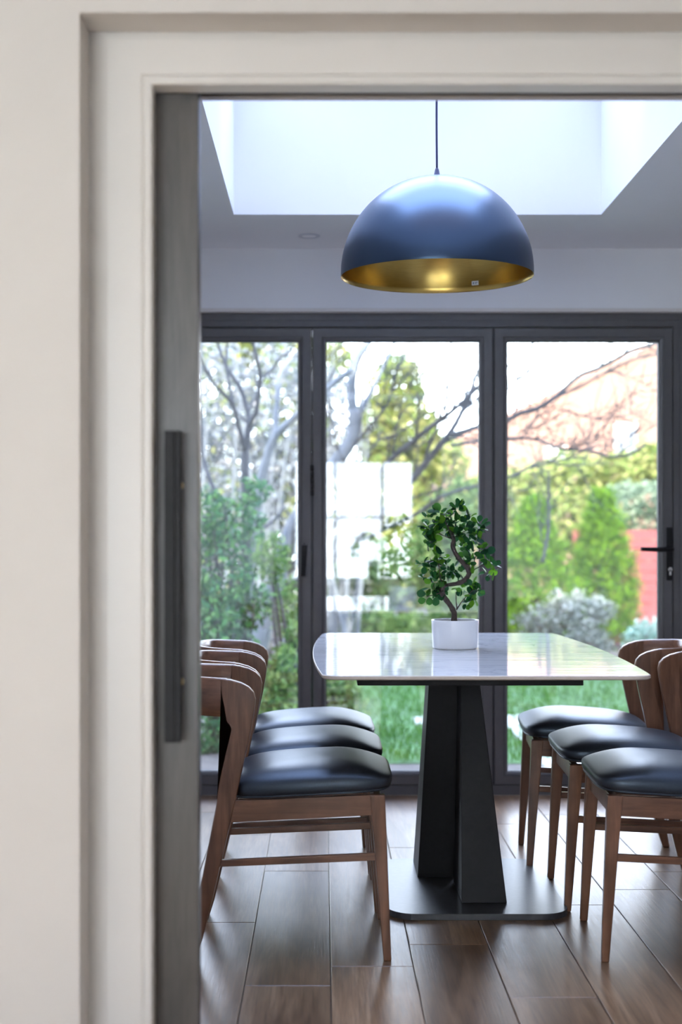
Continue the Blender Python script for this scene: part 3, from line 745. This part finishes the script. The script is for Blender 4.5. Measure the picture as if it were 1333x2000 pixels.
for (a, b, rot) in ((190, 1210, 100), (190, 1275, 75), (235, 1245, 180), (310, 1240, 180)):
    q = Matrix.Rotation(R(rot if rot < 170 else 0), 4, 'Y')
    dirv = {100: Vector((-1, 0, .12)), 75: Vector((-1, 0, -.22)), 180: Vector((-.08, 0, -1))}[rot]
    m3 = Matrix((dirv.normalized().cross(Vector((0, -1, 0))), dirv.normalized(), Vector((0, -1, 0)))).transposed()
    place_leaf(Z(a, b, -.03), m3.to_euler(), 1)

# ================================================================== GARDEN
G = -.15
def ground(name, x0, x1, y0, y1, z, m, lab=None):
    return struct(name, boxes((x0, x1, y0, y1, z-.2, z)), m, lab)
ground('ground', -14, 16, 6.46, 48, G-.005, M['earth'])
lawn = struct('lawn', boxes((-.55, 5.5, 8.0, 13.6, G-.1, G)), M['lawn'], 'green lawn outside the folding doors')
def leaves(name, pos, size, mt, parent=None, aspect=.45, kind='stuff', up=None, curl=.25):
    """thousands of folded leaves in one mesh, each an island of 2 quads"""
    n = len(pos); s = size*rng.uniform(.7, 1.3, n)
    d = rng.normal(size=(n, 3)); 
    if up is not None: d = d*(1-up[1])+np.array(up[0])*up[1]*1.6
    d /= np.linalg.norm(d, axis=1)[:, None]
    r = rng.normal(size=(n, 3)); a = np.cross(d, r); a /= np.linalg.norm(a, axis=1)[:, None]; b = np.cross(d, a)
    s3 = s[:, None]
    v = np.empty((n, 6, 3))
    v[:, 0] = pos; v[:, 3] = pos+d*s3
    v[:, 1] = pos+d*s3*.35+a*s3*aspect*.5+b*s3*curl*.3; v[:, 2] = pos+d*s3*.72+a*s3*aspect*.42+b*s3*curl*.3
    v[:, 5] = pos+d*s3*.35-a*s3*aspect*.5+b*s3*curl*.3; v[:, 4] = pos+d*s3*.72-a*s3*aspect*.42+b*s3*curl*.3
    base = np.arange(n)[:, None]*6
    idx = np.concatenate([base+np.array([[0, 1, 2, 3]]), base+np.array([[0, 3, 4, 5]])], axis=1).reshape(-1)
    me = bpy.data.meshes.new(name)
    me.vertices.add(n*6); me.vertices.foreach_set('co', v.reshape(-1).astype('f'))
    me.loops.add(n*8); me.loops.foreach_set('vertex_index', idx.astype('i'))
    me.polygons.add(n*2); me.polygons.foreach_set('loop_start', (np.arange(n*2)*4).astype('i')); me.polygons.foreach_set('loop_total', np.full(n*2, 4, 'i'))
    me.update(); me.validate()
    o = link(name, me, mt, parent)
    if kind: o['kind'] = kind
    return o
tag(leaves('small_foliage', EXTRA_LEAVES, .021, thin('small_leaf', [(0, (.012, .055, .022)), (.5, (.03, .12, .03)), (1, (.12, .28, .03))], .4, .4), pt, .75), 'smaller inner leaves')
def cloud(blobs, n):
    """points toward the shell of ellipsoids (cx,cy,cz,rx,ry,rz)"""
    bl = np.array(blobs, float); wt = bl[:, 3]*bl[:, 5]; wt /= wt.sum(); k = rng.choice(len(bl), n, p=wt)
    d = rng.normal(size=(n, 3)); d /= np.linalg.norm(d, axis=1)[:, None]; r = rng.uniform(.25, 1, n)**.5
    return bl[k, :3]+d*r[:, None]*bl[k, 3:]
def subblobs(cx, cy, cz, rx, ry, rz, n, s=.35):
    out_ = []
    for i in range(n):
        d = rng.normal(size=3); d /= np.linalg.norm(d); f = rng.uniform(.35, .85)
        q = s*rng.uniform(.7, 1.3)
        out_.append((cx+d[0]*rx*f, cy+d[1]*ry*f, cz+d[2]*rz*f, rx*q, ry*q, rz*q))
    return out_
def twigs(bm, pts, rads, depth, dens, spread, minr=.0012, n=5, length=.5):
    """grow side shoots from a limb"""
    tot = 0
    for i in range(1, len(pts)):
        a, b = pts[i-1], pts[i]; seg = (b-a).length; k = dens*seg
        cnt = int(k)+(random.random() < k-int(k))
        for _ in range(cnt):
            t = random.random(); p = a.lerp(b, t); r = (rads[i-1]*(1-t)+rads[i]*t)*random.uniform(.35, .6)
            if r < minr: r = minr
            d0 = (b-a).normalized()
            side = Vector((random.gauss(0, 1), random.gauss(0, .8), random.gauss(.25, 1))); side = (side-side.dot(d0)*d0).normalized()
            d = (d0*random.uniform(.5, 1.1)+side*spread).normalized(); ln = length*random.uniform(.5, 1.2)
            q = [p.copy()]; cur = p.copy(); m = 5
            for s in range(m):
                d = (d+Vector((random.gauss(0, .16), random.gauss(0, .16), random.gauss(.05, .16)))).normalized(); cur = cur+d*ln/m; q.append(cur.copy())
            rr = [r*(1-.75*j/m) for j in range(m+1)]
            tube(bm, q, rr, n if r > .004 else 3, False)
            if depth > 1: twigs(bm, q, rr, depth-1, dens*1.5, spread, minr, 4, length*.55)
def limb(pxs, d, w0, w1, jit=0):
    n = len(pxs); pts = [P(x, y, d+(jit*i/(n-1)) ) for i, (x, y) in enumerate(pxs)]
    rads = [(w0+(w1-w0)*i/(n-1))*d/F/2 for i in range(n)]
    return smoothpath(pts, rads, 4)

# slender dark tree left
dA = 9.2
tA = empty('slender_tree', (P(470, 0, dA).x, dA, G)); tag(tA, 'slender dark multi-stemmed bare tree seen through the left door', 'tree')
def off(pts, root): return [p-Vector(root.location) for p in pts]
bm = bmesh.new(); p_, r_ = limb([(474, 1480), (476, 1300), (474, 1180), (484, 1060), (480, 960), (479, 900), (483, 855), (487, 829)], dA, 26, 12)
p_ = [Vector((p.x, p.y, max(p.z, G))) for p in p_]; tube(bm, off(p_, tA), r_, 9); obj('trunk', bm, M['bark'], tA, True)
bm = bmesh.new()
for pxs, w0, w1, j in (([(477, 880), (476, 866), (465, 829), (455, 791), (436, 768), (418, 748), (396, 709), (380, 680)], 7, 3, -.3), ([(455, 791), (448, 754), (444, 724), (442, 690), (446, 655)], 5, 3, .2),
                    ([(486, 835), (486, 815), (480, 787), (467, 754), (446, 724), (434, 695), (424, 667), (415, 630)], 7, 4, .3), ([(486, 835), (492, 820), (501, 802), (506, 765), (508, 741), (507, 720), (501, 697), (495, 667), (493, 630)], 7, 4, -.2),
                    ([(507, 743), (515, 735), (531, 722), (549, 697), (564, 688), (580, 670)], 5, 2, .2), ([(480, 1080), (440, 1000), (412, 940), (396, 890), (392, 800)], 8, 4, .4), ([(505, 765), (500, 740), (494, 700), (496, 670)], 3, 2, .2)):
    p_, r_ = limb(pxs, dA, w0*1.45, w1*1.3, j); p_ = off(p_, tA); tube(bm, p_, r_, 7); twigs(bm, p_, r_, 1, 2.2, .6, .0012, 4, .35)
obj('branches', bm, M['bark'], tA, True)['kind'] = 'stuff'
# forked tree crossing both doors
dB = 10.4
tB = empty('spreading_tree', (P(480, 0, dB).x, dB, G)); tag(tB, 'large pale-barked bare tree spreading across all three doors', 'tree')
bm = bmesh.new(); p_, r_ = limb([(480, 1480), (486, 1330), (505, 1250), (530, 1180), (552, 1090), (585, 1010), (622, 950), (660, 900), (690, 850), (692, 800)], dB, 50, 22)
p_ = [Vector((p.x, p.y, max(p.z, G))) for p in p_]; tube(bm, off(p_, tB), r_, 12); obj('trunk', bm, M['pale_bark'], tB, True)
bm = bmesh.new(); bm2 = bmesh.new()
limbs = [([(692, 815), (687, 770), (690, 730), (702, 695), (725, 660), (750, 610)], 19, 13, 0, 0), ([(694, 825), (712, 790), (728, 760), (745, 725), (762, 690), (776, 655)], 11, 6, 0, .3),
         ([(480, 1300), (488, 1120), (500, 1000), (512, 932), (525, 885), (540, 850), (579, 812), (640, 758), (688, 722)], 24, 10, 0, -.3), ([(538, 850), (540, 800), (544, 750), (545, 735), (560, 712), (585, 685)], 11, 8, 0, .2),
         ([(660, 905), (705, 855), (740, 812), (757, 790), (768, 757), (775, 722), (790, 698), (805, 675)], 6, 4, 1, -.3), ([(764, 770), (790, 740), (800, 728), (815, 722)], 4, 2, 1, 0), ([(775, 722), (800, 715), (820, 700), (850, 690), (890, 668)], 3, 2, 1, .2),
         ([(720, 880), (745, 858), (780, 845), (830, 812), (880, 785), (930, 755)], 5, 3, 1, .2), ([(555, 1120), (640, 1040), (700, 970), (762, 900), (800, 868), (838, 837), (872, 812), (905, 785), (925, 765), (945, 745), (970, 728), (992, 716), (1030, 690), (1050, 655)], 14, 4, 1, -.4),
         ([(560, 1150), (650, 1090), (740, 1010), (805, 938), (850, 882), (880, 845), (900, 810), (915, 780), (930, 735), (945, 700), (960, 660)], 18, 5, 1, .3), ([(876, 850), (905, 843), (940, 832), (990, 820), (1020, 806), (1052, 797), (1090, 772), (1118, 745), (1140, 730), (1175, 717), (1200, 703), (1240, 682), (1290, 668), (1330, 650)], 10, 7, 1, .3),
         ([(1095, 770), (1130, 758), (1160, 740), (1200, 718), (1245, 700), (1300, 690)], 5, 4, 1, 0), ([(700, 1060), (760, 1030), (820, 1000), (870, 967), (935, 948), (992, 932), (1040, 912), (1100, 898), (1150, 892)], 9, 2, 1, -.3),
         ([(880, 870), (935, 862), (990, 856), (1045, 858), (1085, 872), (1110, 878), (1150, 880), (1195, 893), (1235, 885), (1262, 868)], 6, 5, 1, -.2), ([(930, 760), (960, 772), (992, 768), (1040, 765), (1075, 762)], 4, 2, 1, .1), ([(880, 848), (930, 858), (960, 850), (1000, 822)], 4, 2, 1, .1),
         ([(1010, 850), (1060, 810), (1100, 800), (1150, 815), (1210, 815), (1262, 800)], 2.5, 2, 1, .3), ([(639, 700), (660, 680), (690, 655)], 4, 3, 1, 0), ([(642, 790), (670, 810), (690, 830)], 3, 3, 1, 0), ([(1060, 1100), (1071, 1040), (1073, 980), (1072, 920)], 7, 4, 1, .2), ([(1000, 935), (1060, 900), (1110, 910), (1180, 905)], 3, 2, 1, .2)]
for pxs, w0, w1, dark, j in limbs:
    p_, r_ = limb(pxs, dB, w0, w1, j); p_ = off(p_, tB); b_ = bm2 if dark else bm
    tube(b_, p_, r_, 8); twigs(bm2, p_, r_, 2, 1.6 if not dark else 7.5, .7, .0042, 4, .55)
obj('branches', bm, M['pale_bark'], tB, True)['kind'] = 'stuff'; obj('twigs', bm2, M['bark'], tB, True)['kind'] = 'stuff'
# laurel shrub left
d = 8.7
def blob(px, py, dd, rpx, rpy, ry=None):
    p = P(px, py, dd); return (p.x, p.y, p.z, rpx*dd/F, (ry if ry is not None else rpx*dd/F), rpy*dd/F)
sh = empty('laurel_shrub', (P(430, 0, d).x, d, G)); tag(sh, 'broad blue-green leafy shrub filling the lower left door', 'shrub')
bl = [blob(430, 1120, d, 70, 110), blob(460, 1020, d+.2, 60, 60), blob(400, 1010, d, 40, 60), blob(440, 1300, d, 70, 130), blob(410, 1220, d-.2, 60, 90), blob(400, 1450, d-.2, 60, 90), blob(490, 1180, d+.1, 40, 50), blob(350, 1200, d, 60, 200), blob(500, 960, d+.3, 30, 30)]
pp = cloud(bl, 5200); pp[:, 2] = np.maximum(pp[:, 2], G+.01); leaves('foliage', pp-np.array(sh.location), .050, M['laurel'], sh, .42)
bm = bmesh.new()
for i in range(26):
    t_ = Vector(bl[i % 8][:3])+Vector((random.uniform(-.12, .12), random.uniform(-.1, .1), random.uniform(0, .2)))-Vector(sh.location)
    b0 = Vector((random.uniform(-.1, .1), random.uniform(-.1, .1), 0)); mid_ = b0.lerp(t_, .5)+Vector((random.uniform(-.08, .08), 0, .1))
    tube(bm, *smoothpath([b0, mid_, t_], [.012, .008, .003], 4), 5)
obj('stems', bm, M['bark'], sh, True)['kind'] = 'stuff'
def shrub(name, lab, blobs, n, size, mt, aspect=.45, up=None, stems=8, base=None, group=None, cat='shrub'):
    c = np.array(blobs); cx, cy = c[:, 0].mean(), c[:, 1].mean()
    r = empty(name, (cx, cy, G)); tag(r, lab, cat, group)
    p = cloud(blobs, n); p[:, 2] = np.maximum(p[:, 2], G+.01)
    leaves('foliage', p-np.array((cx, cy, G)), size, mt, r, aspect, 'stuff', up)
    bm = bmesh.new()
    for i in range(stems):
        b = blobs[random.randrange(len(blobs))]; t_ = Vector(b[:3])-Vector((cx, cy, G)); b0 = Vector((random.uniform(-.05, .05), random.uniform(-.05, .05), 0))
        m_ = b0.lerp(t_, .5)+Vector((random.uniform(-.05, .05), 0, .05)); tube(bm, *smoothpath([b0, m_, t_], [.02, .013, .005], 3), 5)
    obj('stems', bm, M['bark'], r, True)['kind'] = 'stuff'
    return r
shrub('leafy_shrub', 'fresh bright green low shrub behind the left chairs, at the left mullion', [blob(548, 1330, 8.6, 42, 70), blob(540, 1420, 8.5, 60, 60), blob(660, 1350, 8.9, 50, 45), blob(500, 1470, 8.4, 60, 60), blob(575, 1250, 8.9, 22, 40), blob(690, 1380, 8.8, 25, 40)], 2600, .05, M['laurel_light'])
shrub('leafy_shrub', 'loose green shrub behind the mullion left of the mirrored window', [blob(560, 1190, 9.6, 30, 60), blob(530, 1090, 9.4, 40, 50), blob(600, 1290, 9.3, 60, 50)], 1100, .05, M['laurel_light'])
# conifers
def conifer(name, lab, px, py_top, py_bot, wpx, d):
    base = P(px, py_bot, d); top = P(px, py_top, d); hw = wpx*d/F/2
    r = empty(name, (base.x, d, G)); tag(r, lab, 'conifer', 'conifers in front of the red fence')
    n = 15000; hgt = top.z-G
    # upswept plumes
    pl = []; m = 120
    for i in range(m):
        t = (i+.5)/m; z = hgt*(.04+.92*t); prof = 1.28*(1-t)**.75*(.62+.38*min(1, t*3.2))+.02
        a = i*2.4; rad = hw*prof*random.uniform(.6, 1.1)
        c0 = np.array((math.cos(a)*rad*.72, math.sin(a)*rad*.72, z)); dr = np.array((math.cos(a)*.75, math.sin(a)*.75, .75)); dr /= np.linalg.norm(dr)
        ln = hw*.62*random.uniform(.6, 1.2)*max(.35, prof); k = n//m
        u = rng.uniform(0, 1, k)**.7; wob = rng.normal(size=(k, 3))*(.026+.035*(1-u))[:, None]
        pl.append(c0+dr*ln*u[:, None]+wob)
    p = np.concatenate(pl); p[:, 2] = np.maximum(p[:, 2], .01)
    leaves('foliage', p, .055, M['conifer'], r, .22, 'stuff', ((0, 0, 1), .35))
    bm = bmesh.new(); tube(bm, [(0, 0, 0), (0, 0, hgt*.5), (0, 0, hgt*.9)], [.05, .035, .01], 8); obj('trunk', bm, M['bark'], r, True)
conifer('conifer', 'left bushy yellow-green conifer, touching the door mullion', 1046, 972, 1300, 150, 15.1)
conifer('conifer', 'right pointed yellow-green conifer, in front of the red fence', 1176, 960, 1300, 140, 16.0)
shrub('silver_shrub', 'low silver-leaved shrub in front of the conifers', [blob(1080, 1210, 13.9, 55, 32), blob(1140, 1195, 13.9, 50, 34), blob(1175, 1190, 14, 28, 28), blob(1030, 1215, 13.9, 30, 18), blob(1090, 1172, 14, 22, 18), blob(1120, 1235, 13.8, 55, 40), blob(1150, 1260, 13.8, 50, 40), blob(1060, 1260, 13.8, 50, 40), blob(1132, 1160, 14, 9, 14)], 2100, .06, M['silver'], .5)
shrub('silver_shrub', 'small grey-green shrub at the foot of the red fence', [blob(1262, 1235, 13.2, 38, 26), blob(1285, 1250, 13.2, 40, 40), blob(1240, 1250, 13.2, 25, 25), blob(1270, 1290, 13.2, 40, 40)], 1100, .05, thin('grey_green_leaf', [(0, (.10, .17, .13)), (.5, (.2, .32, .24)), (1, (.42, .55, .45))]), .5)
shrub('grey_shrub', 'tall grey-green shrub rising over the red fence', [blob(1230, 990, 17.5, 38, 40), blob(1265, 975, 17.6, 40, 40), blob(1300, 1000, 17.5, 40, 30), blob(1215, 960, 17.8, 30, 20), blob(1260, 1100, 17.6, 60, 90)], 3000, .07, thin('grey_green_leaf_far', [(0, (.05, .09, .05)), (.5, (.11, .16, .10)), (1, (.26, .30, .2))]), .5)
# red fence, every board a piece
fx0, fx1 = P(1120, 0, 16.6).x, P(1620, 0, 16.6).x
fe = empty('red_fence', (fx0, 16.6, G)); tag(fe, 'red-stained horizontal board fence beyond the right conifer', 'fence')
zt = P(0, 1034, 16.6).z-G; nb = 11; bh = zt/nb
bme = boxes((0, fx1-fx0, -.012, .012, .004, bh-.006)).copy()
bm = boxes((0, fx1-fx0, -.012, .012, .004, bh-.006)); me = bpy.data.meshes.new('fence_board'); bmesh.ops.recalc_face_normals(bm, faces=bm.faces); bm.to_mesh(me); bm.free(); me.materials.append(M['red_stain'])
for i in range(nb):
    o = bpy.data.objects.new('board', me); C.objects.link(o); o.parent = fe; o.location = (0, random.uniform(-.004, .004), i*bh)
for i in range(4):
    obj('post', boxes((.15+i*.85, .24+i*.85, .013, .10, 0, zt+.03)), M['red_stain'], fe)
# hedges and trees beyond
shrub('hedge_tree', 'pale yellow-green tree behind the middle door', [blob(775, 760, 21, 55, 70), blob(790, 850, 21, 75, 60), blob(730, 840, 21, 50, 60), blob(850, 900, 21, 70, 50), blob(760, 960, 21, 90, 100), blob(800, 1080, 21, 110, 120)], 8000, .13, M['lime'], .5, cat='tree')
shrub('bright_hedge', 'sunlit yellow-green hedge behind the right conifer', [blob(1040, 950, 20, 70, 50), blob(1120, 930, 20, 70, 45), blob(1200, 930, 20, 60, 45), blob(1270, 910, 20.2, 50, 45), blob(960, 980, 20, 70, 60), blob(1080, 1020, 20, 160, 80), blob(1330, 930, 20, 60, 60)], 9000, .11, M['lime'], .5, cat='hedge')
shrub('green_hedge', 'mid-green hedge beside the mirrored window, behind the potted tree', [blob(880, 1010, 18.6, 60, 60), blob(930, 1080, 18.6, 60, 80), blob(850, 1100, 18.6, 80, 90), blob(700, 1130, 18.6, 120, 90), blob(900, 960, 18.8, 40, 30)], 5200, .10, M['green'], .5, cat='hedge')
HG = [(-5.6+.0*i, 8.2+i*1.5, G+1.0, .8, .95, 1.1) for i in range(7)]
shrub('boundary_hedge', 'long green boundary hedge down the left side of the garden', HG, 9000, .09, M['green'], .5, cat='hedge')
HG = [(-5.2+i*1.1, 19.6, G+1.2, .9, .6, 1.4) for i in range(3)]
shrub('corner_hedge', 'yellow-green hedge in the far left corner of the garden', HG, 5000, .10, M['lime'], .5, cat='hedge')
def thicket(name, lab, x0, x1, d, ytop, n, mt, len_=2.2):
    r = empty(name, (P((x0+x1)/2, 0, d).x, d, G)); tag(r, lab, 'tree'); bm = bmesh.new()
    for i in range(n):
        px = random.uniform(x0, x1); b = P(px, 0, d); b = Vector((b.x, d+random.uniform(-.8, .8), G)); t = P(px+random.uniform(-60, 60), ytop+random.uniform(-80, 160), b.y)
        m_ = b.lerp(t, .45)+Vector((random.uniform(-.15, .15), 0, 0)); p_, r_ = smoothpath([b, m_, t], [.03, .02, .006], 4)
        p_ = off(p_, r); tube(bm, p_, r_, 5); twigs(bm, p_, r_, 2, 1.6, .8, .004, 3, .7)
    obj('branches', bm, mt, r, True)['kind'] = 'stuff'; return r
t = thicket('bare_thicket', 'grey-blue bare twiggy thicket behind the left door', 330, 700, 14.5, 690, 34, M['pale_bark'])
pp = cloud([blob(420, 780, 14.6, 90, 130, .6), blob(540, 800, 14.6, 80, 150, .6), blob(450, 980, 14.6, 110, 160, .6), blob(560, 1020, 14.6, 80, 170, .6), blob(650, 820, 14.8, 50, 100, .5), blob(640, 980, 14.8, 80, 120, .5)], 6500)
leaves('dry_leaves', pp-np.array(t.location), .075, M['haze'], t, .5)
shrub('back_tree', 'yellow-tinged treetop behind the bare thicket at upper left', [blob(430, 690, 20.6, 70, 60), blob(500, 660, 20.6, 60, 60), blob(560, 700, 20.6, 60, 80), blob(400, 600, 20.6, 90, 80), blob(650, 720, 20.6, 40, 70), blob(470, 900, 20.8, 120, 190), blob(600, 900, 20.8, 60, 150), blob(430, 1060, 20.6, 110, 150), blob(560, 1080, 20.6, 110, 150), blob(640, 1000, 20.6, 60, 160)], 12000, .13, M['lime'], .5, cat='tree')
shrub('low_bush', 'dark low bush at the bed edge seen over the table', [blob(720, 1230, 16.3, 80, 40), blob(820, 1230, 16.3, 80, 40), blob(890, 1190, 16.4, 50, 60), blob(945, 1200, 16.3, 30, 60)], 3600, .07, M['green'], .5)
# grass blades over the lawn (nearest part)
n = 26000; gp = np.stack([rng.uniform(-.5, 4.2, n), 8.0+5.4*rng.uniform(0, 1, n)**1.2, np.full(n, G)], 1)
g_ = leaves('grass', gp, .05, M['grass_blade'], None, .12, 'stuff', ((0, 0, 1), .62), .1); tag(g_, 'short green grass blades of the lawn', 'grass')
# stepping stones and paving outside the doors
def paver(x0, x1, y0, y1, lab, h=.02):
    o = obj('paving_slab', boxes((x0, x1, y0, y1, G-.02, G+h)), M['paving'], bevel=.006); tag(o, lab, 'slab', 'pale paving slabs in the lawn'); return o
paver(1.22, 2.35, 8.75, 10.0, 'large pale paving slab in the grass behind the right chairs', .02)
paver(1.22, 2.35, 7.35, 8.1, 'pale paving slab right outside the right door')
paver(.62, .76, 9.55, 9.9, 'small pale stepping stone in the grass beside the table leg')
struct('patio', boxes((-2.5, 4.0, 6.45, 7.3, G-.1, G+.02)), M['paving'])
# brick house beyond: a gable end facing the garden
HO = Vector((6.0, 30, G))
hs = empty('brick_house', HO); tag(hs, 'sunlit peach brick house gable rising to the upper right', 'house')
def HP(px, py, d=30): return P(px, py, d)-HO
gl, ap_, gr = HP(835, 885), HP(1420, 615), HP(2005, 885)
bm = bmesh.new(); prism(bm, [(gl.x+.3, 0), (gl.x+.3, gl.z), (ap_.x, ap_.z), (gr.x-.3, gr.z), (gr.x-.3, 0)], 0, 8); obj('wall', bm, M['brick'], hs)
for q, e in ((gl, ap_), (gr, ap_)):
    bm = bmesh.new(); sg = 1 if q is gl else -1
    hexa(bm, [(q.x-.1*sg, -.06, q.z-.16), (e.x, -.06, e.z+.01), (e.x, 8.3, e.z+.01), (q.x-.1*sg, 8.3, q.z-.16)], [(q.x-.1*sg, -.06, q.z-.02), (e.x, -.06, e.z+.16), (e.x, 8.3, e.z+.16), (q.x-.1*sg, 8.3, q.z-.02)])
    obj('roof', bm, M['brick'], hs)
for px, py, ww, hh in ((1222, 868, .46, .9), (1085, 905, .46, .7)):
    p = HP(px, py)
    f = obj('window', boxes((p.x-ww/2, p.x+ww/2, -.06, -.001, p.z-hh/2, p.z+hh/2)), M['render_wall'], hs)
    for k in (-1, 1): obj('pane', boxes((p.x+k*ww/4-ww*.17, p.x+k*ww/4+ww*.17, -.068, -.0605, p.z-hh*.4, p.z+hh*.4)), M['house_pane'], f)
